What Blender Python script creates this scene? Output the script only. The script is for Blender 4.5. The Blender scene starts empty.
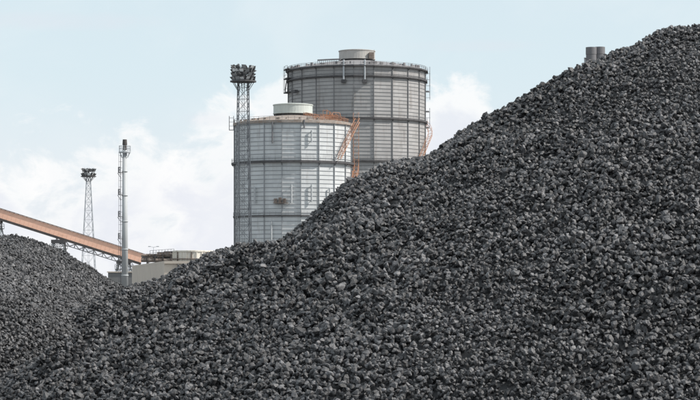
import bpy, bmesh, math, random
import numpy as np
from mathutils import Vector, Matrix

# ------------------------------------------------------------------ scene, camera, light
S = bpy.context.scene
C = S.collection
F, HOR, EYE = 2200.0, 278.0, 3.0          # focal length and horizon in photo pixels, eye height in metres

cd = bpy.data.cameras.new('camera')
cam = bpy.data.objects.new('camera', cd)
C.objects.link(cam)
cam.location = (0, 0, EYE)
cam.rotation_euler = (math.radians(90), 0, 0)
cd.sensor_width = 36
cd.lens = 36 * F / 700
cd.shift_y = (HOR - 200) / 700
cd.clip_start = 0.5
cd.clip_end = 20000
S.camera = cam

S.view_settings.view_transform = 'Standard'
S.view_settings.look = 'None'
S.view_settings.exposure = 0.0
S.view_settings.gamma = 1.0
S.view_settings.use_curve_mapping = False
S.cycles.max_bounces = 5
S.cycles.diffuse_bounces = 3
S.cycles.volume_bounces = 0

SUN_AZ, SUN_EL = 100.0, 42.0              # degrees clockwise from the view direction, degrees up
SKY = 0.10
sl = bpy.data.lights.new('sun', 'SUN')
sl.energy = 5.0
sl.angle = math.radians(0.9)
sl.color = (1.0, 0.955, 0.89)
sun = bpy.data.objects.new('sun', sl)
C.objects.link(sun)
a_, e_ = math.radians(SUN_AZ), math.radians(SUN_EL)
sdir = Vector((math.sin(a_) * math.cos(e_), math.cos(a_) * math.cos(e_), math.sin(e_)))
sun.rotation_euler = sdir.to_track_quat('Z', 'Y').to_euler()

W = bpy.data.worlds.new('World')
S.world = W
W.use_nodes = True


class NT:
    """small node helper"""
    def __init__(s, tree):
        s.t = tree
        s.n = tree.nodes
        s.l = tree.links

    def put(s, sock, v):
        if hasattr(v, 'is_output'):
            s.l.new(v, sock)
        else:
            sock.default_value = v

    def math(s, op, a, b=None, c=None, clamp=False):
        m = s.n.new('ShaderNodeMath')
        m.operation = op
        m.use_clamp = clamp
        s.put(m.inputs[0], a)
        if b is not None:
            s.put(m.inputs[1], b)
        if c is not None:
            s.put(m.inputs[2], c)
        return m.outputs[0]

    def mix(s, f, a, b, mode='MIX'):
        m = s.n.new('ShaderNodeMix')
        m.data_type = 'RGBA'
        m.blend_type = mode
        s.put(m.inputs[0], f)
        s.put(m.inputs[6], a if hasattr(a, 'is_output') else tuple(a) + (1,) if len(a) == 3 else a)
        s.put(m.inputs[7], b if hasattr(b, 'is_output') else tuple(b) + (1,) if len(b) == 3 else b)
        return m.outputs[2]

    def noise(s, vec, scale, detail=4, rough=0.55, dist=0.0):
        m = s.n.new('ShaderNodeTexNoise')
        if vec is not None:
            s.l.new(vec, m.inputs['Vector'])
        m.inputs['Scale'].default_value = scale
        m.inputs['Detail'].default_value = detail
        m.inputs['Roughness'].default_value = rough
        m.inputs['Distortion'].default_value = dist
        return m.outputs['Fac']

    def mapr(s, v, a, b, c=0.0, d=1.0, smooth=False):
        m = s.n.new('ShaderNodeMapRange')
        if smooth:
            m.interpolation_type = 'SMOOTHSTEP'
        s.put(m.inputs['Value'], v)
        m.inputs['From Min'].default_value = a
        m.inputs['From Max'].default_value = b
        m.inputs['To Min'].default_value = c
        m.inputs['To Max'].default_value = d
        return m.outputs[0]

    def scale(s, vec, sc):
        m = s.n.new('ShaderNodeMapping')
        s.l.new(vec, m.inputs['Vector'])
        m.inputs['Scale'].default_value = sc
        return m.outputs[0]


def build_world():
    k = NT(W.node_tree)
    bg = k.n['Background']
    bg.inputs['Strength'].default_value = SKY
    sky = k.n.new('ShaderNodeTexSky')
    sky.sky_type = 'NISHITA'
    sky.sun_disc = False
    sky.sun_elevation = e_
    sky.sun_rotation = a_
    sky.air_density = 1.0
    sky.dust_density = 1.5
    sky.ozone_density = 1.5
    tc = k.n.new('ShaderNodeTexCoord').outputs['Generated']
    sx = k.n.new('ShaderNodeSeparateXYZ')
    k.l.new(tc, sx.inputs[0])
    X, Y, Z = sx.outputs
    az = k.math('ARCTAN2', X, Y)
    el = k.math('ARCSINE', Z)
    cb = k.n.new('ShaderNodeCombineXYZ')
    k.l.new(az, cb.inputs[0])
    k.l.new(k.math('MULTIPLY', el, 1.5), cb.inputs[1])
    uv = cb.outputs[0]
    fine = k.noise(uv, 30, 9, 0.62, 0.3)
    soft = k.noise(uv, 11, 5, 0.55, 0.4)
    inv = 1.0 / SKY

    def col(r, g, b):
        return (r * inv, g * inv, b * inv)

    def blob(px, py, w, h, lo, hi, amp=1.6):
        dx = k.math('DIVIDE', k.math('SUBTRACT', az, (px - 350) / F), w / F)
        dy = k.math('DIVIDE', k.math('SUBTRACT', el, (HOR - py) / F), h / F)
        r = k.math('ADD', k.math('MULTIPLY', dx, dx), k.math('MULTIPLY', dy, dy))
        v = k.math('SUBTRACT', 1.0, r)
        v = k.math('ADD', v, k.math('MULTIPLY', k.math('SUBTRACT', fine, 0.5), amp * 2))
        return k.mapr(v, lo, hi, smooth=True)
    # thin bright veil over the blue, whiter towards the horizon
    veil = k.mapr(el, 0.0, 0.16, 0.93, 0.80)
    base = k.mix(veil, sky.outputs[0], k.mix(k.mapr(el, 0.015, 0.10, smooth=True), col(.86, .895, .955), col(.77, .905, .97)))
    # wide soft patches
    base = k.mix(k.math('MULTIPLY', k.mapr(soft, .42, .68, smooth=True), .35), base, col(.86, .92, .95))
    # cumulus banks: white where the cloud is thin and lit at its rim, greyer lilac inside
    for (px, py, w, h, f) in ((128, 268, 118, 150, .95), (-10, 215, 62, 68, .95), (230, 230, 90, 125, .9),
                              (455, 135, 62, 58, .95), (560, 200, 130, 70, .8), (285, 130, 40, 60, .8)):
        mk = blob(px, py, w, h, -.1, .65, 2.2)
        inner = k.math('MULTIPLY', blob(px, py + 22, w * .95, h * .92, .1, 1.1, 1.9), .9)
        body = k.mix(inner, col(1.0, 1.0, 1.0), col(.82, .845, .915))
        base = k.mix(k.math('MULTIPLY', mk, f * .88), base, body)
    # lilac grey streaks high up
    for (px, py, w, h, f) in ((60, 24, 120, 12, .45), (470, 47, 80, 8, .35), (205, 120, 30, 10, .35)):
        base = k.mix(k.math('MULTIPLY', blob(px, py, w, h, 0, 1.3, .8), f), base, col(.76, .80, .87))
    # broken cloud over the rest of the sky
    gen = k.noise(k.scale(tc, (1, 1, 2.2)), 3.2, 8, 0.6, 0.2)
    gm = k.math('MULTIPLY', k.mapr(gen, .45, .62, smooth=True), k.mapr(el, .13, .3, 0, .8, smooth=True))
    base = k.mix(gm, base, col(.86, .87, .91))
    k.l.new(base, bg.inputs['Color'])


build_world()

# ------------------------------------------------------------------ materials
MATS = {}


def mat(name, col, rough=.7, metal=0.0, var=.12, scale=1.0, stretch=(1, 1, 1), stain=None, stain_amt=0.0, stain_rng=(.5, .7),
        bump=0.0, bscale=20, spec=.5):
    m = bpy.data.materials.new(name)
    m.use_nodes = True
    k = NT(m.node_tree)
    b = k.n['Principled BSDF']
    tc = k.n.new('ShaderNodeTexCoord').outputs['Object']
    v = k.scale(tc, stretch)
    nz = k.noise(v, scale, 6, .6)
    c0 = tuple(max(0, c * (1 - var)) for c in col)
    c1 = tuple(c * (1 + var) for c in col)
    c = k.mix(k.mapr(nz, .3, .7), c0, c1)
    if stain:
        n2 = k.noise(v, scale * 2.3, 8, .65, .5)
        f = k.mapr(n2, stain_rng[0], stain_rng[1], 0, stain_amt, True)
        c = k.mix(f, c, stain)
    k.l.new(c, b.inputs['Base Color'])
    b.inputs['Roughness'].default_value = rough
    b.inputs['Metallic'].default_value = metal
    b.inputs['Specular IOR Level'].default_value = spec
    if bump:
        bp = k.n.new('ShaderNodeBump')
        bp.inputs['Strength'].default_value = bump
        k.l.new(k.noise(tc, bscale, 5, .6), bp.inputs['Height'])
        k.l.new(bp.outputs[0], b.inputs['Normal'])
    MATS[name] = m
    return m


def coal_mat():
    m = bpy.data.materials.new('coal')
    m.use_nodes = True
    k = NT(m.node_tree)
    b = k.n['Principled BSDF']
    at = k.n.new('ShaderNodeAttribute')
    at.attribute_name = 'tone'
    tc = k.n.new('ShaderNodeTexCoord').outputs['Object']
    nz = k.noise(tc, 38, 4, .65)
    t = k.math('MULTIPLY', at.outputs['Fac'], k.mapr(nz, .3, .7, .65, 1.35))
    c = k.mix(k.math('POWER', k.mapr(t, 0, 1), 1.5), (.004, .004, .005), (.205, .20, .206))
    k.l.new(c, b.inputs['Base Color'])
    k.l.new(k.mapr(nz, .3, .7, .34, .62), b.inputs['Roughness'])
    b.inputs['Specular IOR Level'].default_value = .5
    bp = k.n.new('ShaderNodeBump')
    bp.inputs['Strength'].default_value = .55
    bp.inputs['Distance'].default_value = .012
    k.l.new(k.noise(tc, 75, 4, .7), bp.inputs['Height'])
    k.l.new(bp.outputs[0], b.inputs['Normal'])
    MATS['coal'] = m


coal_mat()
mat('pale_sheet', (.565, .58, .585), .62, .05, .07, .35, (1, 1, .12), (.20, .16, .13), .35, (.55, .72))
mat('grey_sheet', (.375, .365, .36), .6, .1, .08, .25, (1, 1, .12), (.15, .12, .10), .45, (.52, .72))
mat('dark_steel', (.075, .072, .075), .65, .1, .3, 1.0)


def plates(name, course, deg, amp, runs):
    """tone of each wall plate a little different, and thin rust runs below the seams"""
    m = MATS[name]
    k = NT(m.node_tree)
    b = k.n['Principled BSDF']
    src = b.inputs['Base Color'].links[0].from_socket
    tc = k.n.new('ShaderNodeTexCoord').outputs['Object']
    sp = k.n.new('ShaderNodeSeparateXYZ')
    k.l.new(tc, sp.inputs[0])
    an = k.math('ARCTAN2', sp.outputs[0], k.math('MULTIPLY', sp.outputs[1], -1))
    row = k.math('FLOOR', k.math('DIVIDE', sp.outputs[2], course))
    colm = k.math('FLOOR', k.math('ADD', k.math('DIVIDE', an, math.radians(deg)), k.math('MULTIPLY', k.math('MODULO', row, 2), .5)))
    cb = k.n.new('ShaderNodeCombineXYZ')
    k.l.new(row, cb.inputs[0])
    k.l.new(colm, cb.inputs[1])
    wn = k.n.new('ShaderNodeTexWhiteNoise')
    k.l.new(cb.outputs[0], wn.inputs[0])
    f = k.mapr(wn.outputs[0], 0, 1, 1 - amp, 1 + amp)
    c = k.mix(1.0, src, f, 'MULTIPLY')
    c2 = k.n.new('ShaderNodeCombineXYZ')
    k.l.new(k.math('MULTIPLY', an, 130), c2.inputs[0])
    k.l.new(k.math('MULTIPLY', sp.outputs[2], .10), c2.inputs[1])
    st = k.noise(c2.outputs[0], 1.0, 5, .7)
    big = k.noise(tc, .12, 3, .5)
    fr = k.math('MULTIPLY', k.mapr(st, .56, .72, 0, runs, True), k.mapr(big, .4, .6, .2, 1, True))
    c = k.mix(fr, c, (.19, .12, .085))
    k.l.new(c, b.inputs['Base Color'])


plates('pale_sheet', 1.22, 9, .07, .5)
plates('grey_sheet', 1.25, 8.18, .08, .6)
mat('seam_pale', (.31, .32, .335), .6, .1, .15, .6)
mat('seam_grey', (.21, .21, .215), .6, .1, .15, .6)
mat('post_steel', (.15, .15, .16), .65, .1, .25, .6)
mat('rusty_eave', (.30, .265, .24), .8, 0, .2, .6, (1, 1, 1), (.26, .17, .12), .6, (.45, .6))
mat('grey_eave', (.26, .25, .255), .8, 0, .2, .6)
mat('cap_paint', (.50, .53, .50), .55, 0, .08, .8, (1, 1, .3), (.27, .25, .2), .4, (.55, .7))
mat('cap_grey', (.40, .385, .365), .6, 0, .1, .8, (1, 1, .3), (.3, .22, .18), .4, (.5, .7))
mat('rust_paint', (.50, .26, .16), .75, 0, .25, 1.5, (1, 1, 1), (.22, .11, .07), .5, (.5, .65))
mat('galvanised', (.44, .46, .48), .5, .2, .12, 1.2)
mat('mast_paint', (.11, .12, .135), .55, .1, .15, 1.5)
mat('mast_pale', (.40, .42, .45), .55, .1, .12, 1.5)
mat('white_pipe', (.42, .435, .445), .6, 0, .08, 1.0, (1, 1, .3), (.35, .32, .28), .35, (.55, .75))
mat('lamp_housing', (.06, .06, .062), .55, .1, .3, 3)
mat('lamp_reflector', (.30, .31, .32), .25, .3, .1, 3)
mat('lamp_reflector_bright', (.75, .76, .76), .2, .0, .05, 3)  # brighter copy of the reflector, so some lamp fronts look lit
mat('salmon_sheet', (.86, .52, .385), .65, 0, .09, .25, (1, 1, 3), (.58, .34, .25), .45, (.48, .7))
mat('soot_steel', (.06, .052, .05), .75, 0, .3, 1.0)
mat('concrete_wall', (.56, .49, .42), .9, 0, .07, .5, (1, 1, 1), (.36, .33, .28), .35, (.48, .68), .2, 6)
mat('grey_wall', (.17, .17, .17), .9, 0, .12, .3, (1, 1, .5), (.12, .12, .12), .4, (.5, .7))
mat('silo_panel', (.74, .69, .61), .7, 0, .1, .5, (1, 1, .15), (.26, .22, .17), .6, (.46, .66))
mat('brown_pipe', (.20, .155, .13), .75, 0, .3, .8, (1, 1, 1), (.3, .27, .25), .5, (.5, .6))
mat('flue_brick', (.15, .147, .155), .85, 0, .15, .3, (1, 1, .2))
mat('ground_dirt', (.12, .115, .11), .95, 0, .3, .05, (1, 1, 1), (.06, .058, .056), .6, (.45, .6), .3, 3)


# ------------------------------------------------------------------ mesh building helpers
class MB:
    def __init__(s):
        s.v = []
        s.f = []
        s.m = []
        s.cur = 0

    def add(s, vs, fs):
        o = len(s.v)
        s.v += [tuple(p) for p in vs]
        s.f += [tuple(i + o for i in f) for f in fs]
        s.m += [s.cur] * len(fs)

    def box(s, c, d, M=None):
        x, y, z = (q / 2 for q in d)
        c = Vector(c)
        vs = [Vector((i * x, j * y, k * z)) for i in (-1, 1) for j in (-1, 1) for k in (-1, 1)]
        vs = [c + (M @ p if M else p) for p in vs]
        s.add(vs, [(0, 1, 3, 2), (4, 6, 7, 5), (0, 4, 5, 1), (2, 3, 7, 6), (0, 2, 6, 4), (1, 5, 7, 3)])

    def bar(s, a, b, w, h=None, up=(0, 0, 1)):
        a, b = Vector(a), Vector(b)
        h = h or w
        d = b - a
        L = d.length
        if L < 1e-6:
            return
        d.normalize()
        u = Vector(up)
        if abs(d.dot(u)) > .98:
            u = Vector((0, 1, 0))
        r = d.cross(u).normalized()
        u = r.cross(d).normalized()
        M = Matrix((r, d, u)).transposed()
        s.box((a + b) / 2, (w, L, h), M)

    def tube(s, a, b, r, r2=None, n=8, caps=True):
        a, b = Vector(a), Vector(b)
        r2 = r if r2 is None else r2
        d = (b - a).normalized()
        u = Vector((0, 0, 1)) if abs(d.z) < .9 else Vector((1, 0, 0))
        p = d.cross(u).normalized()
        q = d.cross(p).normalized()
        vs = []
        for (c, rr) in ((a, r), (b, r2)):
            for i in range(n):
                t = 2 * math.pi * i / n
                vs.append(c + (p * math.cos(t) + q * math.sin(t)) * rr)
        fs = [(i, (i + 1) % n, n + (i + 1) % n, n + i) for i in range(n)]
        if caps:
            fs += [tuple(range(n))[::-1], tuple(range(n, 2 * n))]
        s.add(vs, fs)

    def rev(s, prof, n=32, off=0.0, c=(0, 0), close=False):
        """revolve (radius, z) pairs as an n-gon; off = angle of the first corner"""
        vs = []
        for (r, z) in prof:
            for i in range(n):
                t = off + 2 * math.pi * i / n
                vs.append((c[0] + r * math.sin(t), c[1] - r * math.cos(t), z))
        fs = []
        K = len(prof)
        for j in range(K if close else K - 1):
            jj = (j + 1) % K
            for i in range(n):
                fs.append((j * n + i, j * n + (i + 1) % n, jj * n + (i + 1) % n, jj * n + i))
        s.add(vs, fs)

    def build(s, name, material, parent=None, smooth=False, loc=None):
        me = bpy.data.meshes.new(name)
        me.from_pydata(s.v, [], s.f)
        for q in (material if isinstance(material, (list, tuple)) else [material]):
            me.materials.append(MATS[q])
        if isinstance(material, (list, tuple)):
            me.polygons.foreach_set('material_index', s.m)
        bm = bmesh.new()
        bm.from_mesh(me)
        bmesh.ops.recalc_face_normals(bm, faces=bm.faces)
        bm.to_mesh(me)
        bm.free()
        if smooth:
            me.polygons.foreach_set('use_smooth', [True] * len(me.polygons))
        o = bpy.data.objects.new(name, me)
        C.objects.link(o)
        if parent:
            o.parent = parent
        if loc:
            o.location = loc
        return o


def thing(name, label, cat, loc=(0, 0, 0), rz=0, group=None):
    o = bpy.data.objects.new(name, None)
    C.objects.link(o)
    o.empty_display_size = 1
    o.location = loc
    o.rotation_euler = (0, 0, rz)
    o['label'] = label
    o['category'] = cat
    if group:
        o['group'] = group
    return o


def at(px, py, d):
    return Vector(((px - 350) / F * d, d, EYE + (HOR - py) / F * d))


# ------------------------------------------------------------------ ground
g = MB()
g.add([(-3500, -400, 0), (3500, -400, 0), (3500, 5000, 0), (-3500, 5000, 0)], [(0, 1, 2, 3)])
go = g.build('ground', 'ground_dirt')
go['kind'] = 'structure'
go['label'] = 'dusty dark ground of the works yard under everything'
go['category'] = 'ground'


# ------------------------------------------------------------------ coal piles
def hash2(ix, iy, seed):
    h = (ix.astype(np.int64) * 374761393 + iy.astype(np.int64) * 668265263 + seed * 974634777) & 0xffffffff
    h = ((h ^ (h >> 13)) * 1274126177) & 0xffffffff
    return ((h ^ (h >> 16)) & 0xffff) / 65535.0


def vnoise(x, y, seed):
    ix, iy = np.floor(x), np.floor(y)
    fx, fy = x - ix, y - iy
    fx = fx * fx * (3 - 2 * fx)
    fy = fy * fy * (3 - 2 * fy)
    a = hash2(ix, iy, seed)
    b = hash2(ix + 1, iy, seed)
    c = hash2(ix, iy + 1, seed)
    d = hash2(ix + 1, iy + 1, seed)
    return (a + (b - a) * fx) + ((c + (d - c) * fx) - (a + (b - a) * fx)) * fy - .5


def ridge(X, Y, p):
    ax, ay, bx, by, H, s, c = p
    dx, dy = bx - ax, by - ay
    t = np.clip(((X - ax) * dx + (Y - ay) * dy) / (dx * dx + dy * dy), 0, 1)
    r2 = (X - ax - t * dx) ** 2 + (Y - ay - t * dy) ** 2
    return H - s * (np.sqrt(r2 + c * c) - c)


P_MAIN = (14.296, 33.428, 5.838, 34.922, 7.101, 0.548, 0.872)
P_LEFT = (-8.48, 38.0, -7.541, 48.235, 3.9, 0.701, 1.283)
P_MID = (-1.44, 41.121, 0.164, 45.557, 3.714, 0.494, 0.924)
# gentle unevenness of the crest, in metres along the pile
RX = (np.array([0, 50, 100, 150, 200, 255, 280, 312, 332, 346, 375, 400, 425, 455, 510, 565, 605, 650, 700]) - 350) / F * 34.5
RZ = np.array([9.0, 3.0, -3.2, -6.5, -9.7, -10.0, -6.5, 4.5, 14.2, 18, 18, 9, -2.5, 1.5, 0.1, 3.3, 0.0, -1.5, -1.0]) * 34.5 / F
MX = (np.array([127, 145, 160, 169, 182, 205, 217, 235, 250]) - 350) / F * 41
MZ = np.array([4.2, -.1, -3.9, -3.9, -1, 0, 3, -1, -5]) * 41 / F


def und(X, Y, seed, a=1.0):
    return a * (.16 * vnoise(X / 2.3, Y / 2.3, seed) + .10 * vnoise(X / .8, Y / 1.1, seed + 1) + .085 * vnoise(X / .30, Y / .38, seed + 2))


def furrow(X, Y, x0, y0, x1, y1, depth, w, seed):
    """a furrow: a trough with a small bank on its near side"""
    dx, dy = x1 - x0, y1 - y0
    L_ = math.hypot(dx, dy)
    t = ((X - x0) * dx + (Y - y0) * dy) / L_ / L_
    e = ((X - x0) * -dy + (Y - y0) * dx) / L_ + .35 * vnoise(X / 1.1, Y / 1.1, seed)
    f = np.clip(t / .15, 0, 1) * np.clip((1 - t) / .15, 0, 1)
    return f * depth * (-np.exp(-(e / w) ** 2) + .7 * np.exp(-((e - w * 1.6) / w) ** 2))


def h_main(X, Y):
    return furrow(X, Y, -1.2, 33.6, -5.2, 32.0, .48, .34, 71) + furrow(X, Y, -.6, 31.8, -4.6, 29.6, .28, .35, 72) + ridge(X, Y, P_MAIN) + np.interp(X, RX, RZ) * np.exp(-((Y - 34.8) / 4.5) ** 2) - .12 + und(X, Y, 11) * np.clip((X * 0 + 1), 0, 1)  # both furrows are added and shaped to make dark bands of shade


def h_left(X, Y):
    return ridge(X, Y, P_LEFT) - .05 + und(X, Y, 31, .8)


def h_mid(X, Y):
    return ridge(X, Y, P_MID) + np.interp(X, MX, MZ) * np.exp(-((Y - 42) / 4) ** 2) - .05 + und(X, Y, 51, .8)


def lump_templates(n, rng):
    out = []
    for i in range(n):
        bm = bmesh.new()
        k = rng.integers(20, 28)
        pts = rng.normal(size=(k, 3))
        pts /= np.linalg.norm(pts, axis=1)[:, None]
        pts *= rng.uniform(.72, 1.08, size=(k, 1))
        pts *= np.array([1.0, rng.uniform(.62, .95), rng.uniform(.5, .85)])
        for p in pts:
            bm.verts.new(p)
        r = bmesh.ops.convex_hull(bm, input=bm.verts[:])
        for v in [v for v in bm.verts if not v.link_faces]:
            bm.verts.remove(v)
        bmesh.ops.triangulate(bm, faces=bm.faces)
        bm.verts.index_update()
        V = np.array([v.co[:] for v in bm.verts])
        V *= rng.uniform(.76, 1.14, size=(len(V), 1))
        T = np.array([[v.index for v in f.verts] for f in bm.faces])
        # make the winding face outward
        cr = np.cross(V[T[:, 1]] - V[T[:, 0]], V[T[:, 2]] - V[T[:, 0]])
        fl = (cr * V[T].mean(1)).sum(1) < 0
        T[fl] = T[fl][:, ::-1]
        out.append((V, T))
        bm.free()
    return out


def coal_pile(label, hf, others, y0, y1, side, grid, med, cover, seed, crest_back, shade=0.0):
    """one heap: an uneven base surface and lumps lying all over the side that can be seen"""
    rng = np.random.default_rng(seed)
    # base sheet
    (gx0, gx1, gy0, gy1, st) = grid
    xs = np.arange(gx0, gx1, st)
    ys = np.arange(gy0, gy1, st)
    GX, GY = np.meshgrid(xs, ys)
    GZ = np.maximum(hf(GX, GY), -.3)
    # past the scattered lumps the sheet itself is lumpy
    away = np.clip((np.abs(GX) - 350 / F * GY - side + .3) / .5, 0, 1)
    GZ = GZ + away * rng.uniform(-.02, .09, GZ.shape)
    BTONE = .04 + away.reshape(-1) * rng.uniform(.1, .5, GZ.size)  # sheet coloured near black: painted shade for the gaps between lumps
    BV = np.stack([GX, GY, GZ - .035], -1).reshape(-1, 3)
    nx, ny = len(xs), len(ys)
    idx = (np.arange(ny - 1)[:, None] * nx + np.arange(nx - 1)[None]).reshape(-1)
    q = np.stack([idx, idx + 1, idx + nx + 1, idx + nx], 1)
    keep = (GZ.reshape(-1)[q] > -.25).any(1)
    q = q[keep]
    BT = np.concatenate([q[:, [0, 1, 2]], q[:, [0, 2, 3]]])
    # lump positions: uniform over the surface inside the wedge the view can reach
    tgt_area = math.pi * (med * .42) ** 2
    xw = 350 / F * y1 + side
    A = 2 * xw * (y1 - y0)
    N = int(A * 1.18 * cover / tgt_area)
    X = rng.uniform(-xw, xw, N)
    Y = rng.uniform(y0, y1, N)
    edge = np.abs(X) - 350 / F * Y
    ok = (edge < side) & ((edge < 1.5) | (rng.random(N) < .62))
    X, Y = X[ok], Y[ok]
    Z = hf(X, Y)
    ok = Z > -.05
    for o in others:
        ok &= o(X, Y) < Z + .15
    X, Y, Z = X[ok], Y[ok], Z[ok]
    # what lies well over the crest, or under the picture, is left to the base sheet
    py = HOR - F * (Z - EYE) / Y
    u = X / Y
    D = np.arange(y0, y1, .1)
    ub = np.linspace(u.min(), u.max(), 160)
    HH = hf(ub[:, None] * D, D[None] + 0 * ub[:, None])
    PY = HOR - F * (HH - EYE) / D
    yc = D[PY.argmin(1)]
    ok = (Y < np.interp(u, ub, yc) + crest_back) & (py < 446)
    X, Y, Z = X[ok], Y[ok], Z[ok]
    n = len(X)
    big = vnoise(X / 1.7, Y / 1.7, seed + 7)
    size = med * np.exp(rng.normal(0, .17, n)) * (1 + .45 * big)
    size = np.clip(size, .035, .19)
    Z = Z + rng.uniform(-1.1, .7, n) * size
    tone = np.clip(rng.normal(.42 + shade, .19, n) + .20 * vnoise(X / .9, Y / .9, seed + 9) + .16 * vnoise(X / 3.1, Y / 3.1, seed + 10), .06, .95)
    tp = lump_templates(36, rng)
    which = rng.integers(0, len(tp), n)
    # random rotations
    qn = rng.normal(size=(n, 4))
    qn /= np.linalg.norm(qn, axis=1)[:, None]
    w, x, y, z = qn.T
    R = np.stack([np.stack([1 - 2 * (y * y + z * z), 2 * (x * y - z * w), 2 * (x * z + y * w)], -1),
                  np.stack([2 * (x * y + z * w), 1 - 2 * (x * x + z * z), 2 * (y * z - x * w)], -1),
                  np.stack([2 * (x * z - y * w), 2 * (y * z + x * w), 1 - 2 * (x * x + y * y)], -1)], 1)
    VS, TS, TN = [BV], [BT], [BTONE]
    o = len(BV)
    for t, (V, T) in enumerate(tp):
        i = np.where(which == t)[0]
        if not len(i):
            continue
        P = np.einsum('nij,vj->nvi', R[i], V) * (size[i] * .5)[:, None, None]
        P += np.stack([X[i], Y[i], Z[i]], -1)[:, None, :]
        VS.append(P.reshape(-1, 3))
        TS.append((T[None] + (np.arange(len(i)) * len(V))[:, None, None] + o).reshape(-1, 3))
        TN.append(np.repeat(tone[i], len(V)))
        o += len(i) * len(V)
    VS = np.concatenate(VS).astype(np.float32)
    TS = np.concatenate(TS).astype(np.int32)
    TN = np.concatenate(TN).astype(np.float32)
    me = bpy.data.meshes.new('coal_pile')
    me.vertices.add(len(VS))
    me.vertices.foreach_set('co', VS.ravel())
    me.loops.add(len(TS) * 3)
    me.loops.foreach_set('vertex_index', TS.ravel())
    me.polygons.add(len(TS))
    me.polygons.foreach_set('loop_start', np.arange(0, len(TS) * 3, 3, dtype=np.int32))
    me.polygons.foreach_set('loop_total', np.full(len(TS), 3, dtype=np.int32))
    me.polygons.foreach_set('use_smooth', np.zeros(len(TS), dtype=bool))
    me.update(calc_edges=True)
    at_ = me.attributes.new('tone', 'FLOAT', 'POINT')
    at_.data.foreach_set('value', TN)
    me.materials.append(MATS['coal'])
    ob = bpy.data.objects.new('coal_pile', me)
    C.objects.link(ob)
    ob['kind'] = 'stuff'
    ob['label'] = label
    ob['category'] = 'coal pile'
    ob['group'] = 'heaps of coal lumps'
    print('coal', n, 'lumps', len(TS), 'tris')
    return ob


coal_pile('largest dark grey coal heap, its long slope rising from bottom left to the top right', h_main, (h_left, h_mid), 21.0, 37.5, 6.5,
          (-16, 30, 14, 52, .11), .083, 2.4, 3, 1.1)
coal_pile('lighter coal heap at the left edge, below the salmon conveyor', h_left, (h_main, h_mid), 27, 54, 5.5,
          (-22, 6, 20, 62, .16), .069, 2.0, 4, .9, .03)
coal_pile('small low coal heap between the left heap and the largest heap, in front of the beige shed', h_mid, (h_main, h_left), 32, 46, 2.5,
          (-14, 12, 30, 58, .16), .080, 2.0, 5, .9)


# ------------------------------------------------------------------ gas holders
def pol(r, deg, z):
    t = math.radians(deg)
    return Vector((r * math.sin(t), -r * math.cos(t), z))


def railing(mb, pts, h=1.1, w=.06, closed=False, step=1):
    n = len(pts)
    rng_ = range(n if closed else n - 1)
    for i in rng_:
        a, b = Vector(pts[i]), Vector(pts[(i + 1) % n])
        for k in (h, h * .55):
            mb.bar(a + Vector((0, 0, k)), b + Vector((0, 0, k)), w)
    for i in range(0, n, step):
        p = Vector(pts[i])
        mb.bar(p, p + Vector((0, 0, h)), w)


def walkway(root, R, n, off, z, width, deck_h, mats, label=None):
    d = MB()
    d.rev([(R + .02, z - deck_h), (R + width, z - deck_h), (R + width, z), (R + .02, z)], n, off, close=True)
    o = d.build('walkway', mats[0], root)
    first = None
    for i in range(n):
        if first is None:
            b = MB()
            t = math.degrees(off)
            b.bar(pol(R + .1, t, z - deck_h - .9), pol(R + width - .1, t, z - deck_h - .02), .12, .12)
            first = br = b.build('bracket', mats[0], o)
        else:
            br = first.copy()
            C.objects.link(br)
            br.parent = o
        br.rotation_euler = (0, 0, 2 * math.pi / n * i)
    r = MB()
    pts = []
    for i in range(n):
        a = pol(R + width - .08, math.degrees(off) + 360 / n * i, z)
        c = pol(R + width - .08, math.degrees(off) + 360 / n * (i + 1), z)
        for k in range(3):
            pts.append(a.lerp(c, k / 3))
    railing(r, pts, 1.1, .045, True)
    r.build('railing', mats[1], o)
    if label:
        o['label'] = label
    return o


def stair(root, R, d0, d1, z0, z1, material, name='stair', wide=1.0, cage=True):
    """helical flight round the shell from angle d0, height z0 up to angle d1, height z1"""
    n = max(4, int(abs(z1 - z0) / .35))
    mb = MB()
    inn, out = [], []
    for i in range(n + 1):
        t = d0 + (d1 - d0) * i / n
        if max(d0, d1) <= 90:                           # steeper towards the outer edge
            t = math.degrees(math.asin(math.sin(math.radians(d0)) * (1 - i / n) + math.sin(math.radians(d1)) * i / n))
        z = z0 + (z1 - z0) * i / n
        inn.append(pol(R + .35, t, z))
        out.append(pol(R + .35 + wide, t, z))
    for i in range(n):
        for L in (inn, out):
            mb.bar(L[i], L[i + 1], .08, .20)
            mb.bar(L[i] + Vector((0, 0, 1.1)), L[i + 1] + Vector((0, 0, 1.1)), .09)
            if cage:
                pass
        mb.bar(inn[i], out[i], .16, .04)
        if i % 3 == 0:
            for L in (inn, out):
                mb.bar(L[i], L[i] + Vector((0, 0, 1.1)), .09)
            mb.bar(pol(R, d0 + (d1 - d0) * i / n, inn[i].z - .6), out[i], .09)
    return mb.build(name, material, root)


def shell_profile(R, z0, z1, course, rib, rw):
    pr = []
    z = z0
    pr.append((R, z))
    while z < z1 - course * .6:
        zt = min(z + course, z1)
        pr += [(R, zt - rw), (R + rib, zt - rw + .02), (R + rib, zt - .06), (R, zt)]
        z = zt
    return pr


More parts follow.
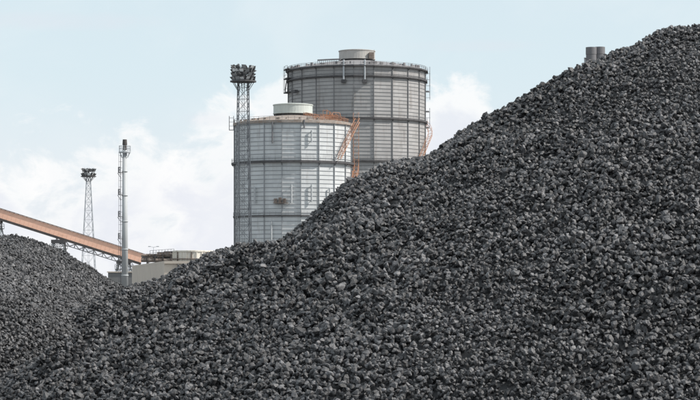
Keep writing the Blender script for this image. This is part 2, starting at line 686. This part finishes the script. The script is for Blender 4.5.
def gas_holder(cx, cy, R, n, off_deg, z_eave, z_dome, course, shellm, seamm, eavem, capm, decks, label, group):
    root = thing('gas_holder', label, 'gas holder', (cx, cy, 0), 0, group)
    off = math.radians(off_deg)
    s = MB()
    prof = shell_profile(R, 0, z_eave, course, .13, .19)
    s.rev(prof, n, off)
    # every course: plate, then a stiffening rib in a darker tone
    s.m = [1 if (j % 4) in (1, 2, 3) else 0 for j in range(len(prof) - 1) for _ in range(n)]
    s.build('shell', [shellm, seamm], root)
    for i in range(n):
        t = off_deg + 360 / n * i
        p = MB()
        M = Matrix.Rotation(math.radians(t), 3, 'Z')
        p.box(pol(R + .08, t, z_eave / 2), (.16, .50, z_eave), M)
        p.build('corner_post', seamm, root)
    # shallow domed roof
    r = MB()
    pr = [(R + .55, z_eave - .75), (R + .55, z_eave), (R + .1, z_eave + .12)]
    for k in range(1, 9):
        q = k / 8
        pr.append((R * (1 - q) + 2.0 * q, z_eave + .12 + (z_dome - z_eave) * (1 - (1 - q) ** 1.6)))
    r.rev(pr, n, off)
    ro = r.build('roof', eavem, root)
    rr = MB()
    pts = []
    for i in range(n * 3):
        pts.append(pol((R + .35) * (1 if i % 3 == 0 else math.cos(math.pi / n) * 1.004), off_deg + 120 / n * i, z_eave + .05))
    railing(rr, pts, 1.1, .07, True)
    rr.build('railing', 'dark_steel', ro)
    for z, wd, dh in decks:
        walkway(root, R, n, off, z, wd, dh, ('dark_steel', 'post_steel'))
    return root


def cap(root, r, z0, z1, m, neckm='dark_steel'):
    b = MB()
    b.rev([(r - .7, z0 - 1.2), (r - .7, z0 + .7)], 32)
    for i in range(24):
        t = i * 15
        b.bar(pol(r - .35, t, z0 - .8), pol(r - .35, t, z0 + .7), .16)
    c = MB()
    c.rev([(r - .9, z0 + .55), (r, z0 + .55), (r, z0 + .8), (r - .12, z0 + .82), (r - .12, z1 - .5), (r + .05, z1 - .48), (r + .05, z1 - .2),
           (r * .8, z1), (.01, z1 + .25)], 40)
    o = c.build('roof_ventilator', m, root)
    b.build('neck', neckm, o)  # dark colour stands in for shadow in the open gap under the drum
    return o


def vent_tube(root, R, deg, z0, z1, m='white_pipe', foot=True, w=.30):
    p = MB()
    p.tube(pol(R + .75, deg, z0), pol(R + .75, deg, z1), w, n=10)
    p.bar(pol(R, deg, z0 + .4), pol(R + .75, deg, z0 + .4), .14)
    p.bar(pol(R, deg, z1 - .4), pol(R + .75, deg, z1 - .4), .14)
    o = p.build('seal_pipe', m, root)
    if foot:
        q = MB()
        M = Matrix.Rotation(math.radians(deg), 3, 'Z')
        q.box(pol(R + .7, deg, z0 - .6), (1.5, 1.0, 1.1), M)
        q.bar(pol(R + .7, deg, z0), pol(R + 1.1, deg + .9, z0 - .2), .1)
        q.bar(pol(R + .7, deg, z0), pol(R + 1.1, deg - .9, z0 - .2), .1)
        q.build('seal_box', 'dark_steel', o)
    return o


# near, pale, twenty sided
d1 = 652.0
s1 = d1 / F


def zz(py, d):
    return EYE + (HOR - py) * d / F


g1 = gas_holder((293 - 350) * s1, d1, 59 * s1 * .99, 20, 9, zz(124, d1), zz(116, d1), 1.22, 'pale_sheet', 'seam_pale', 'rusty_eave', 'cap_paint',
                [(zz(163.3, d1), 1.05, .62), (zz(216.5, d1), .55, .3)],
                'pale grey-green gas holder, the nearer and shorter of two, with rusty rim and orange stairs', 'gas holders')
R1 = 59 * s1 * .99
cap(g1, 20 * s1, zz(116.2, d1), zz(104.2, d1), 'cap_paint')
zt, zm, zl = zz(124, d1), zz(163.3, d1), zz(216.5, d1)
for deg, y0, y1 in ((-37, 205, 189), (0, 205, 187), (19, 204, 187), (-19, 241, 223), (19, 146, 134), (2, 246, 230), (38, 206, 190)):
    vent_tube(g1, R1 * .987, deg, zz(y0, d1), zz(y1, d1), 'white_pipe', False, .26)
for deg, y0, y1 in ((-18, 147, 126), (-46, 144, 127), (12, 132, 124)):
    vent_tube(g1, R1 * .987, deg, zz(y0, d1), zz(y1, d1), 'post_steel', False, .22)
# control cabinets on a little landing between the decks
lb = MB()
M9 = Matrix.Rotation(math.radians(-10), 3, 'Z')
lb.box(pol(R1 + .5, -10, zz(205, d1)), (4.2, 1.2, .18), M9)
for k, dx in enumerate((-1.5, -.2, 1.1)):
    lb.box(pol(R1 + .5, -10, zz(205, d1)) + M9 @ Vector((dx, 0, .7 + .15 * (k % 2))), (.8, .7, 1.2 + .3 * (k % 2)), M9)
for dx in (-2, -1, 0, 1, 2):
    a = pol(R1 + 1.05, -10, zz(205, d1)) + M9 @ Vector((dx, 0, 0))
    lb.bar(a, a + Vector((0, 0, 1.1)), .07)
lb.bar(pol(R1 + 1.05, -10, zz(205, d1) + 1.1) - M9 @ Vector((2, 0, 0)), pol(R1 + 1.05, -10, zz(205, d1) + 1.1) + M9 @ Vector((2, 0, 0)), .07)
lb.build('landing', 'brown_pipe', g1)
stair(g1, R1 + .9, 46, 84, zm + .6, zt + .4, 'rust_paint', wide=1.3)
stair(g1, R1 + .6, 62, 92, zm - 8.3, zm + .2, 'rust_paint', wide=1.2)
stair(g1, R1 + .9, 84, 128, zz(190, d1), zm, 'rust_paint', wide=1.2)
# landing tower and stair rails on the rim
t9 = MB()
for deg in (86, 89.5):
    for rr in (R1 + .6, R1 + 2.2):
        t9.bar(pol(rr, deg, zm - 9), pol(rr, deg, zt + 1.6), .12)
for k in range(12):
    z = zm - 9 + k * 2.0
    for rr in (R1 + .6, R1 + 2.2):
        t9.bar(pol(rr, 86, z), pol(rr, 89.5, z + (2 if k % 2 else 0)), .08)
    t9.bar(pol(R1 + .6, 86, z), pol(R1 + 2.2, 86, z + 2), .08)
    t9.bar(pol(R1 + .6, 86, z), pol(R1 + 2.2, 86, z), .12)
t9.build('stair_tower', 'rust_paint', g1)
rs = MB()
random.seed(4)
for (ang, r0, r1_, zo) in ((28, R1 - 1, 7, 0), (34, R1 - 1, 7, 0), (46, R1 - .4, R1 - 6, 0), (54, R1 - .4, R1 - 6, 0), (64, R1 - .2, R1 - 4, 0)):
    a, b = pol(r0, ang, zt + .3), pol(r1_, ang, zt + .3 + (r0 - r1_) * .16)
    for k in range(9):
        p = a.lerp(b, k / 8)
        rs.bar(p, p + Vector((0, 0, 1.2)), .11)
    for hh in (.15, .65, 1.2):
        rs.bar(a + Vector((0, 0, hh)), b + Vector((0, 0, hh)), .10)
for k in range(22):                                   # rail round the stairhead
    A, B = 22 + k * 2.6, 22 + (k + 1) * 2.6
    e = 1.1 + (1.5 if 8 < k < 14 else 0)
    rs.bar(pol(R1 - .5, A, zt + .2), pol(R1 - .5, A, zt + e), .10)
    rs.bar(pol(R1 - .5, A, zt + e), pol(R1 - .5, B, zt + 1.1 + (1.5 if 8 < k + 1 < 14 else 0)), .10)
    rs.bar(pol(R1 - .5, A, zt + .6), pol(R1 - .5, B, zt + .6), .08)
for k in range(12):                                   # rails and posts of the crowded stairhead
    A = 26 + k * 3.0
    h_ = random.uniform(1.0, 3.4) * (1.0 if 2 < k < 9 else .6)
    p = pol(R1 - random.uniform(.6, 4.5), A, zt + .2)
    rs.bar(p, p + Vector((random.uniform(-.3, .3), 0, h_)), .13)
    q_ = p + Vector((random.uniform(.8, 1.8), random.uniform(-1, 1), 0))
    rs.bar(p + Vector((0, 0, h_)), q_ + Vector((0, 0, h_ * random.uniform(.5, 1))), .12)
    rs.bar(p + Vector((0, 0, h_ * .5)), q_ + Vector((0, 0, h_ * .5)), .10)
for (ang, z0_) in ((44, 0), (48, 0), (52, 0)):
    p = pol(R1 - 2.6, ang, zt + .2)
    rs.box(p + Vector((0, 0, 1.0)), (1.0, .7, 1.5))
rs.build('roof_stair', 'rust_paint', g1)
# cage on the far left of the rim
cg = MB()
for deg in (-92, -89):
    for rr in (R1 + .3, R1 + 1.6):
        cg.bar(pol(rr, deg, zz(130, d1)), pol(rr, deg, zz(116, d1)), .12)
for y in (130, 126, 122, 118):
    cg.bar(pol(R1 + .3, -90, zz(y, d1)), pol(R1 + 1.6, -90, zz(y, d1)), .1)
    cg.bar(pol(R1 + 1.6, -92, zz(y, d1)), pol(R1 + 1.6, -89, zz(y, d1)), .1)
cg.box(pol(R1 + .9, -90.5, zz(130, d1)), (1.5, 1.2, .15))
cg.build('ladder_cage', 'post_steel', g1)
ld = MB()
for deg in (-78, -76.8):
    ld.bar(pol(R1 + .3, deg, 2), pol(R1 + .3, deg, zt + 1), .12)
for k in range(150):
    ld.bar(pol(R1 + .3, -78, 2 + k * .3), pol(R1 + .3, -76.8, 2 + k * .3), .05)
ld.build('ladder', 'post_steel', g1)

# far, darker, twenty-two sided
d2 = 770.0
s2 = d2 / F
R2 = 68.5 * s2
g2 = gas_holder((357 - 350) * s2, d2, R2, 22, -2.8, zz(71, d2), zz(61.5, d2), 1.25, 'grey_sheet', 'seam_grey', 'grey_eave', 'cap_grey',
                [(zz(71.8, d2), 1.1, .35), (zz(81.3, d2), .9, .5), (zz(122, d2), .9, .6), (zz(163.5, d2), .9, .6)],
                'tall dark grey gas holder, the farther and larger of two, behind the pale one', 'gas holders')
cap(g2, 18.4 * s2, zz(61.6, d2), zz(50.5, d2), 'cap_grey')
for deg in (-10.8, 6):
    vent_tube(g2, R2 * .99, deg, zz(88.5, d2) + 1.0, zz(66.5, d2), 'galvanised', True, .32)
# platforms hanging at the left edge
hp = MB()
zt2 = zz(71, d2)
for deg in (-86, -78, -70):
    for rr in (R2 + .3, R2 + 1.7):
        hp.bar(pol(rr, deg, zt2 - 8), pol(rr, deg, zt2 + 1), .14)
for z in (0, -3.2, -8):
    for a in range(-86, -70, 2):
        hp.bar(pol(R2 + 1.0, a, zt2 + z), pol(R2 + 1.0, a + 2, zt2 + z), 1.5, .25)
        hp.bar(pol(R2 + 1.7, a, zt2 + z + 1.1), pol(R2 + 1.7, a + 2, zt2 + z + 1.1), .09)
for a, z in ((-86, -8), (-82, -6.5), (-78, -5)):
    hp.bar(pol(R2 + 1.2, a, zt2 + z), pol(R2 + 1.2, a + 4, zt2 + z + 1.6), .3, .2)
hp.box(pol(R2 + .9, -60, zt2 - 8.2), (2.6, 1.2, 1.0), Matrix.Rotation(math.radians(-60), 3, 'Z'))
hp.build('hanging_platform', 'dark_steel', g2)
# masts and stairs at the right edge
ms = MB()
for deg, ya, yb in ((88, 100, 67), (84, 96, 72), (91, 128, 108)):
    ms.bar(pol(R2 + 1.5, deg, zz(ya, d2)), pol(R2 + 1.5, deg, zz(yb, d2)), .2)
for y in (74, 80, 86, 92, 98, 112, 118, 124):
    ms.bar(pol(R2, 88, zz(y, d2)), pol(R2 + 1.7, 88, zz(y, d2)), .14)
for y in (92, 112, 128):
    for a in range(80, 92, 3):
        ms.bar(pol(R2 + .8, a, zz(y, d2)), pol(R2 + .8, a + 3, zz(y, d2)), 1.2, .2)
ms.build('edge_ladder', 'galvanised', g2)
stair(g2, R2 + .7, 58, 86, zz(162, d2), zz(136, d2), 'rust_paint', wide=1.3)
stair(g2, R2 + .7, 86, 110, zz(136, d2), zz(122, d2), 'rust_paint', wide=1.3)
# low clutter along the roof rim and hatch by the ventilator
random.seed(9)
for k in range(46):
    a = random.uniform(-80, 80)
    rc = MB()
    rc.box(pol(R2 - random.uniform(.5, 3), a, zt2 + .6), (random.uniform(.3, 1.4), .5, random.uniform(.5, 1.3)), Matrix.Rotation(math.radians(a), 3, 'Z'))
    rc.build('roof_fitting', 'grey_eave', g2)
rc = MB()
for a in range(-36, -14, 2):
    rc.bar(pol(R2 - 1, a, zt2 + 1.9), pol(R2 - 1, a + 2, zt2 + 1.9), .3, .5)
    rc.bar(pol(R2 - 1, a, zt2), pol(R2 - 1, a, zt2 + 1.9), .12)
rc.build('cable_rack', 'grey_eave', g2)
hb = MB()
hb.box((5.0, -5.2, zz(60.5, d2) + 1.2), (1.6, 1.4, 2.2))
hb.bar((5.9, -5.2, zz(60.5, d2)), (5.9, -5.2, zz(60.5, d2) + 3.2), .15)
hb.build('hatch', 'brown_pipe', g2)
for k in range(24):
    a = random.uniform(-80, 30)
    rc = MB()
    rc.box(pol(R1 - random.uniform(.5, 2), a, zt + .5), (random.uniform(.3, 1.0), .4, random.uniform(.3, .8)), Matrix.Rotation(math.radians(a), 3, 'Z'))
    rc.build('roof_fitting', 'rusty_eave', g1)


# ------------------------------------------------------------------ floodlight masts
def lamp_mesh(sz):
    b = MB()
    x, y, z = .5 * sz, .22 * sz, .42 * sz
    # tapered reflector body: small back, wide front (front is -Y)
    vs = [(-x * .45, y, -z * .45), (x * .45, y, -z * .45), (x * .45, y, z * .45), (-x * .45, y, z * .45),
          (-x, -y, -z), (x, -y, -z), (x, -y, z), (-x, -y, z)]
    b.add(vs, [(0, 3, 2, 1), (0, 1, 5, 4), (1, 2, 6, 5), (2, 3, 7, 6), (3, 0, 4, 7)])
    b.box((0, y + .1 * sz, 0), (.35 * sz, .25 * sz, .35 * sz))
    b.bar((-x * 1.08, 0, 0), (-x * 1.08, 0, -z * 1.3), .07 * sz)
    b.bar((x * 1.08, 0, 0), (x * 1.08, 0, -z * 1.3), .07 * sz)
    b.cur = 1
    b.add([(-x * .93, -y * .96, -z * .93), (x * .93, -y * .96, -z * .93), (x * .93, -y * .96, z * .93), (-x * .93, -y * .96, z * .93)], [(0, 1, 2, 3)])
    return b


def lattice(mb, w0, w1, z0, z1, leg, br, bay):
    def cor(z):
        q = (z - z0) / (z1 - z0)
        w = (w0 + (w1 - w0) * q) / 2
        return [Vector((-w, -w, z)), Vector((w, -w, z)), Vector((w, w, z)), Vector((-w, w, z))]
    z = z0
    while z < z1 - .01:
        q = (z - z0) / (z1 - z0)
        h = (w0 + (w1 - w0) * q) * bay
        zt_ = min(z + h, z1)
        if z1 - zt_ < h * .4:
            zt_ = z1
        A, B = cor(z), cor(zt_)
        for i in range(4):
            j = (i + 1) % 4
            mb.bar(A[i], B[i], leg)
            mb.bar(A[i], B[j], br)
            mb.bar(A[j], B[i], br)
            mb.bar(B[i], B[j], br)
        z = zt_


def mast(x, y, top, w0, w1, tiers, rad, lampsz, m, label, head_base, leg=.14, br=.07, per=12):
    root = thing('floodlight_mast', label, 'floodlight mast', (x, y, 0), math.radians(12), 'floodlight masts')
    t = MB()
    lattice(t, w0, w1, 0, head_base, leg, br, 1.15)
    t.build('lattice_tower', m, root)
    l = MB()
    for sx in (-.22, .22):
        l.bar((sx, 0, 0), (sx, 0, head_base), .05)
    for k in range(int(head_base / .35)):
        l.bar((-.22, 0, k * .35), (.22, 0, k * .35), .035)
    l.build('ladder', m, root)
    p = MB()
    n = 16
    p.rev([(.5, head_base - .12), (rad * 1.12, head_base - .12), (rad * 1.12, head_base + .12), (.5, head_base + .12)], n, close=True)
    for i in range(8):
        a = math.pi / 4 * i
        d = Vector((math.sin(a), math.cos(a), 0))
        p.bar(d * (w1 * .6) + Vector((0, 0, head_base - rad * .75)), d * rad * .92 + Vector((0, 0, head_base - .1)), .10)
    p.build('platform', 'dark_steel', root)
    fr = MB()
    for i in range(8):
        a = math.pi / 4 * i
        d = Vector((math.sin(a), math.cos(a), 0)) * (rad * .88)
        fr.bar(d + Vector((0, 0, head_base)), d + Vector((0, 0, top - .3)), .09)
    for zt_ in tiers:
        pts = [Vector((math.sin(2 * math.pi * i / 16) * rad * .88, math.cos(2 * math.pi * i / 16) * rad * .88, zt_ - .45 * lampsz)) for i in range(16)]
        for i in range(16):
            fr.bar(pts[i], pts[(i + 1) % 16], .11)
    for i in range(0, 8, 2):
        a = math.pi / 4 * i
        d = Vector((math.sin(a), math.cos(a), 0)) * (rad * .88)
        fr.bar(d + Vector((0, 0, tiers[0])), -d + Vector((0, 0, tiers[0])), .08)
    fr.tube((0, 0, head_base), (0, 0, top - .5), .28, n=8)
    fr.build('lamp_frame', 'dark_steel', root)
    rng = random.Random(int(x) + 77)
    lm = None
    for ti, zt_ in enumerate(tiers):
        cnt = per if ti < len(tiers) - 1 or len(tiers) < 3 else per - 4
        for i in range(cnt):
            a = 2 * math.pi * (i + .5 * (ti % 2)) / cnt + rng.uniform(-.08, .08)
            v_ = rng.randrange(3)
            if lm is None:
                lm = {}
            if v_ not in lm:
                lo = lamp_mesh(lampsz * (1, .86, .95)[v_]).build('floodlight', ['lamp_housing', ('lamp_reflector', 'lamp_reflector_bright', 'lamp_reflector')[v_]], root)
                lm[v_] = lo
            else:
                lo = lm[v_].copy()
                C.objects.link(lo)
                lo.parent = root
            lo.location = (math.sin(a) * rad * .9, math.cos(a) * rad * .9, zt_ + rng.uniform(-.16, .16))
            lo.rotation_euler = (math.radians(rng.uniform(10, 60)), rng.uniform(-.12, .12), math.pi - a + rng.uniform(-.6, .6))
    return root


dm = 400.0
mast((243.2 - 350) / F * dm, dm, zz(65, dm), 2.9, 1.75, [zz(y, dm) for y in (78.6, 74.6, 70.6, 66.8)], 2.15, .88, 'mast_paint',
     'tall lattice mast with four tiers of dark floodlights, before the pale gas holder', zz(81.5, dm), .15, .06, 13)
dn = 640.0
mast((88.5 - 350) / F * dn, dn, zz(167, dn), 4.4, 1.05, [zz(y, dn) for y in (174.0, 169.8)], 2.0, 1.05, 'mast_pale',
     'slender lattice mast with two tiers of floodlights, rising behind the salmon conveyor', zz(176.5, dn), .16, .065, 10)

# ------------------------------------------------------------------ vent stack
dv = 420.0
sv = dv / F
vx = (124.8 - 350) * sv
vr = thing('vent_stack', 'slim white steel vent stack with ladder platforms and black tip', 'vent stack', (vx, dv, 0))
b = MB()
b.tube((0, 0, 0), (0, 0, zz(150, dv)), .66, .42, n=20)
for y in (276, 250, 222, 196, 172):
    z = zz(y, dv)
    rr = .42 + (.66 - .42) * (1 - z / zz(150, dv))
    b.tube((0, 0, z), (0, 0, z + .22), rr + .09, n=20)
b.build('stack', 'white_pipe', vr, True)
b = MB()
b.tube((0, 0, zz(150, dv)), (0, 0, zz(145, dv)), .40, .34, n=12)
b.tube((0, 0, zz(145, dv)), (0, 0, zz(139.5, dv)), .46, .40, n=12)
b.build('flare_tip', 'soot_steel', vr)
b = MB()
z = zz(152, dv)
b.rev([(.55, z - .15), (1.15, z - .15), (1.15, z + .05), (.55, z + .05)], 12, close=True)
pts = [pol(1.1, 30 * i, z + .05) for i in range(12)]
railing(b, pts, 1.1, .06, True)
for i in range(6):
    b.bar(pol(.6, 60 * i, z - 1.1), pol(1.05, 60 * i, z - .15), .08)
b.build('top_platform', 'galvanised', vr)
for y in (173, 195, 217, 239, 261):
    z = zz(y, dv)
    p = MB()
    pts = [pol(1.25, a, z) for a in range(-130, -39, 15)]
    for i in range(len(pts) - 1):
        q0, q1 = pol(.5, -130 + 15 * i, z), pol(.5, -115 + 15 * i, z)
        p.add([q0, pts[i], pts[i + 1], q1, q0 + Vector((0, 0, .12)), pts[i] + Vector((0, 0, .12)), pts[i + 1] + Vector((0, 0, .12)), q1 + Vector((0, 0, .12))],
              [(0, 1, 2, 3), (4, 5, 6, 7), (0, 1, 5, 4), (1, 2, 6, 5), (2, 3, 7, 6), (3, 0, 4, 7)])
    railing(p, pts, 1.1, .07)
    p.bar(pol(.7, -85, z - 1), pol(1.4, -85, z), .09)
    p.build('ladder_platform', 'post_steel', vr)
p = MB()
for dy in (-.2, .2):
    p.bar((-.82, dy, 0), (-.82, dy, zz(152, dv)), .06)
for k in range(90):
    p.bar((-.82, -.2, k * .3), (-.82, .2, k * .3), .04)
for k in range(0, 90, 4):
    z = k * .3
    p.bar((-.5, 0, z), (-1.15, 0, z), .05)
p.bar((-1.15, 0, 2), (-1.15, 0, zz(152, dv)), .05)
p.build('ladder', 'post_steel', vr)

# ------------------------------------------------------------------ conveyor gallery
cv = thing('conveyor', 'long salmon conveyor gallery sloping down from the left on lattice trestles', 'conveyor', (0, 0, 0))
A0, B0 = at(-260, 208.5 - .316 * 260, 492), at(143.5, 254.2, 500)
dirv = (B0 - A0).normalized()
side = Vector((dirv.y, -dirv.x, 0)).normalized()         # towards the camera
upv = side.cross(dirv).normalized()
if upv.z < 0:
    upv = -upv
L = (B0 - A0).length
HG, WG = 2.0, 2.8


def cg_pt(s, a, u):
    return A0 + dirv * s + side * a + upv * u


def s_at(px):
    """distance along the gallery at which it crosses a column of the view"""
    lo, hi = 0.0, L
    for _ in range(40):
        m_ = (lo + hi) / 2
        p_ = A0 + dirv * m_
        if 350 + p_.x / p_.y * F < px:
            lo = m_
        else:
            hi = m_
    return lo


def slab(mb, s0, s1, a0, a1, u0, u1):
    vs = [cg_pt(s, a, u) for s in (s0, s1) for a in (a0, a1) for u in (u0, u1)]
    mb.add(vs, [(0, 1, 3, 2), (4, 6, 7, 5), (0, 4, 5, 1), (2, 3, 7, 6), (0, 2, 6, 4), (1, 5, 7, 3)])


b = MB()
slab(b, 0, L, -WG / 2, WG / 2, -HG, 0)
n = int(L / 1.0)
for k in range(n):                                      # standing seams
    s = (k + .5) * L / n
    slab(b, s - .04, s + .04, -WG / 2 - .025, WG / 2 + .025, -HG + .02, .04)
b.build('gallery', 'salmon_sheet', cv)
b = MB()
slab(b, -.1, L + .3, -WG / 2 - .22, WG / 2 + .22, .05, .17)
b.build('gallery_roof', 'brown_pipe', cv)
b = MB()
slab(b, 0, L + .1, -WG / 2 - .08, WG / 2 + .08, -HG - .55, -HG - .003)
b.build('floor_beam', 'soot_steel', cv)
sT = s_at(60)
b = MB()
bay = 2.2
s = sT
while s < L - .5:
    e = min(s + bay, L)
    for a in (-WG / 2, WG / 2):
        b.bar(cg_pt(s, a, -HG - .5), cg_pt((s + e) / 2, a, -HG - 1.35), .13)
        b.bar(cg_pt((s + e) / 2, a, -HG - 1.35), cg_pt(e, a, -HG - .5), .13)
        b.bar(cg_pt(s, a, -HG - 1.4), cg_pt(e, a, -HG - 1.4), .18)
        b.bar(cg_pt(s, a, -HG - .5), cg_pt(s, a, -HG - 1.4), .11)
    b.bar(cg_pt(s, -WG / 2, -HG - 1.4), cg_pt(s, WG / 2, -HG - 1.4), .12)
    s = e
b.build('truss', 'post_steel', cv)
for px, spread in ((62, 2.1), (-1.5, 2.6), (-110, 3), (127, 1.8)):
    s = s_at(px)
    c = cg_pt(s, 0, -HG - .55)
    t = MB()
    zt_ = c.z - .1 if px != 62 else c.z - .9
    zt_ = c.z - .9
    top = [Vector((c.x + i * 1.15, c.y + j * 1.3, zt_)) for i, j in ((-1, -1), (1, -1), (1, 1), (-1, 1))]
    bot = [Vector((c.x + i * (1.15 + spread), c.y + j * (1.3 + spread * .5), 0)) for i, j in ((-1, -1), (1, -1), (1, 1), (-1, 1))]
    bays = max(3, int(c.z / 3))
    for m_ in range(bays):
        qa, qb = m_ / bays, (m_ + 1) / bays
        for i in range(4):
            j = (i + 1) % 4
            t.bar(bot[i].lerp(top[i], qa), bot[i].lerp(top[i], qb), .24)
            t.bar(bot[i].lerp(top[i], qa), bot[j].lerp(top[j], qb), .12)
            t.bar(bot[j].lerp(top[j], qa), bot[i].lerp(top[i], qb), .12)
            t.bar(bot[i].lerp(top[i], qb), bot[j].lerp(top[j], qb), .13)
    tr = t.build('trestle', 'galvanised', cv)
    h = MB()
    h.box((c.x, c.y, zt_ + .35), (3.0, 3.2, .8))
    h.box((c.x, c.y, zt_ - 1.3), (3.6, 3.4, .14))
    pts = [(c.x + i * 1.8, c.y + j * 1.7, zt_ - 1.25) for i, j in ((-1, -1), (0, -1), (1, -1), (1, 1), (0, 1), (-1, 1))]
    railing(h, pts, 1.0, .08, True)
    h.build('trestle_head', 'dark_steel', tr)

# ------------------------------------------------------------------ shed, low wall, silo, pipes
sh = thing('shed', 'flat-roofed beige concrete shed standing between the vent stack and the coal', 'shed', (0, 0, 0))
cor = at(164.3, 261, 150)
lef = at(132, 265.7, 207)
zr = (cor.z + lef.z) / 2
rgt = Vector((at(206, 261, 150).x, 150, 0))
bk = rgt + Vector((lef.x - cor.x, lef.y - cor.y, 0))
foot = [Vector((lef.x, lef.y, 0)), Vector((cor.x, cor.y, 0)), rgt, bk]
b = MB()
vs = foot + [Vector((p.x, p.y, zr - .18)) for p in foot]
b.add(vs, [(0, 1, 5, 4), (1, 2, 6, 5), (2, 3, 7, 6), (3, 0, 4, 7)])
b.build('wall', 'concrete_wall', sh)
cen = sum(foot, Vector()) / 4
b = MB()
ov = [p + (p - cen).normalized() * .12 for p in foot]
b.add([Vector((p.x, p.y, zr - .178)) for p in ov] + [Vector((p.x, p.y, zr)) for p in ov],
      [(0, 1, 2, 3), (4, 5, 6, 7), (0, 1, 5, 4), (1, 2, 6, 5), (2, 3, 7, 6), (3, 0, 4, 7)])
b.build('roof', 'concrete_wall', sh)
b = MB()
b.tube((rgt.x - 1.9, 149.9, 0), (rgt.x - 1.9, 149.9, zr - .2), .05, n=8)
b.build('downpipe', 'grey_wall', sh)

gw = thing('low_building', 'low grey building with parapet, seen behind the white vent stack', 'building', (0, 0, 0))
b = MB()
l0, r0 = at(108, 272.5, 470), at(139, 272.5, 470)
b.box(((l0.x + r0.x) / 2, 480, l0.z / 2), (r0.x - l0.x, 20, l0.z))
b.build('wall', 'grey_wall', gw)
b = MB()
b.box(((l0.x + r0.x) / 2, 480, l0.z + .12), (r0.x - l0.x + .4, 20.4, .24))
b.build('parapet', 'concrete_wall', gw)
ds = 300.0
ss = ds / F
sl_ = thing('round_tank', 'low round cream tank with ribbed rusty sides, behind the beige shed', 'tank', ((193 - 350) * ss, ds, 0))
Rr = 20 * ss
zt3 = zz(250.6, ds)
b = MB()
b.rev([(Rr, 0), (Rr, zt3 - .2), (Rr + .12, zt3 - .18), (Rr + .12, zt3), (.01, zt3 + .08)], 40)
b.build('tank_wall', 'silo_panel', sl_)
for i in range(24):
    b = MB()
    a = 15 * i
    b.box(pol(Rr + .05, a, zt3 / 2 - .1), (.14, .16, zt3 - .3), Matrix.Rotation(math.radians(a), 3, 'Z'))
    b.build('rib', 'brown_pipe' if i % 3 == 0 else 'silo_panel', sl_)
b = MB()
b.rev([(Rr + .02, zz(258.5, ds) - .12), (Rr + .3, zz(258.5, ds) - .12), (Rr + .3, zz(258.5, ds)), (Rr + .02, zz(258.5, ds))], 40, close=True)
b.build('ring_beam', 'brown_pipe', sl_)
dp = 330.0
pr_ = thing('pipe_rack', 'rack of brown pipes and ducts joining the conveyor foot to the round cream tank', 'pipe rack', (0, 0, 0))
b = MB()
for px in (147, 155, 163, 171, 179):
    for dy in (0, 2):
        p = at(px, 262, dp)
        b.bar((p.x, p.y + dy, 0), (p.x, p.y + dy, zz(254 if px > 150 else 256, dp)), .16)
    b.bar((p.x, dp - .2, zz(259, dp)), (p.x, dp + 2.2, zz(259, dp)), .16)
b.build('post', 'soot_steel', pr_)
for (ya, yb, r, yo, m_) in ((260, 260.5, .32, .3, 'brown_pipe'), (257.6, 257, .26, 1.2, 'grey_wall'), (255.6, 253.4, .17, .2, 'brown_pipe'), (258.5, 258.5, .2, 2.0, 'brown_pipe')):
    b = MB()
    p, q = at(141, ya, dp), at(183, yb, dp)
    b.tube((p.x, dp + yo, p.z), (q.x, dp + yo, q.z), r, n=10)
    for t_ in (.2, .45, .7, .9):
        c = Vector((p.x, dp + yo, p.z)).lerp(Vector((q.x, dp + yo, q.z)), t_)
        b.tube(c - Vector((.06, 0, 0)), c + Vector((.06, 0, 0)), r + .08, n=10)
    b.build('pipe', m_, pr_)
for px, y0, w in ((149, 256.5, 1.1), (160, 254.6, .9), (168, 253.8, 1.3), (173, 254.2, .7)):
    b = MB()
    p = at(px, y0, dp)
    b.box((p.x, dp + .8, p.z), (w, 1.2, .8))
    b.build('valve_box', 'brown_pipe', pr_)
b = MB()
railing(b, [at(150 + 3 * i, 256 - .22 * i, dp) for i in range(9)], .8, .05)
b.build('railing', 'post_steel', pr_)

lp = thing('street_lamp', 'tiny twin-arm street lamp poking above the pipe rack', 'street lamp', (at(153.6, 0, 360).x, 360, 0))
b = MB()
zl_ = zz(247, 360)
b.tube((0, 0, 0), (0, 0, zl_), .05, .03, n=8)
b.build('pole', 'galvanised', lp)
for sx in (-1, 1):
    b = MB()
    b.bar((0, 0, zl_ - .05), (sx * .55, 0, zl_ + .08), .05)
    b.box((sx * .68, 0, zl_ + .08), (.42, .2, .12))
    b.build('lamp_head', 'galvanised', lp)

# ------------------------------------------------------------------ twin chimney far behind the crest
dc = 900.0
sc = dc / F
ch = thing('chimney', 'dark twin-flue chimney top peeping over the crest of the largest coal heap', 'chimney', ((595.5 - 350) * sc, dc, 0))
for (dx, r, yt, dy) in ((-4.3, 5.2, 47.4, 0), (4.3, 5.4, 46.8, 1.5)):
    b = MB()
    rr = r * sc
    z1 = zz(yt, dc)
    b.rev([(rr * 1.25, 0), (rr * 1.0, z1 - 3), (rr * 1.05, z1 - 2.9), (rr * 1.05, z1), (rr * .8, z1), (rr * .8, z1 - 2)], 28)
    o = b.build('flue', 'flue_brick', ch, loc=(dx * sc, dy, 0))
b = MB()
b.box((-10.2 * sc, .5, zz(58, dc) / 2), (.8, 1.0, zz(58, dc)))
for k in range(14):
    b.box((-9.8 * sc, 0, zz(58, dc) - 2.5 * k), (1.4, 1.6, .2))
b.build('ladder_cage', 'galvanised', ch)
b = MB()
b.box((0, -1.2, zz(62, dc)), (18 * sc, .6, .8))
b.box((0, 1.0, zz(49, dc) / 2), (5.0 * sc, 2.4, zz(49, dc)))
b.build('tie_beam', 'flue_brick', ch)
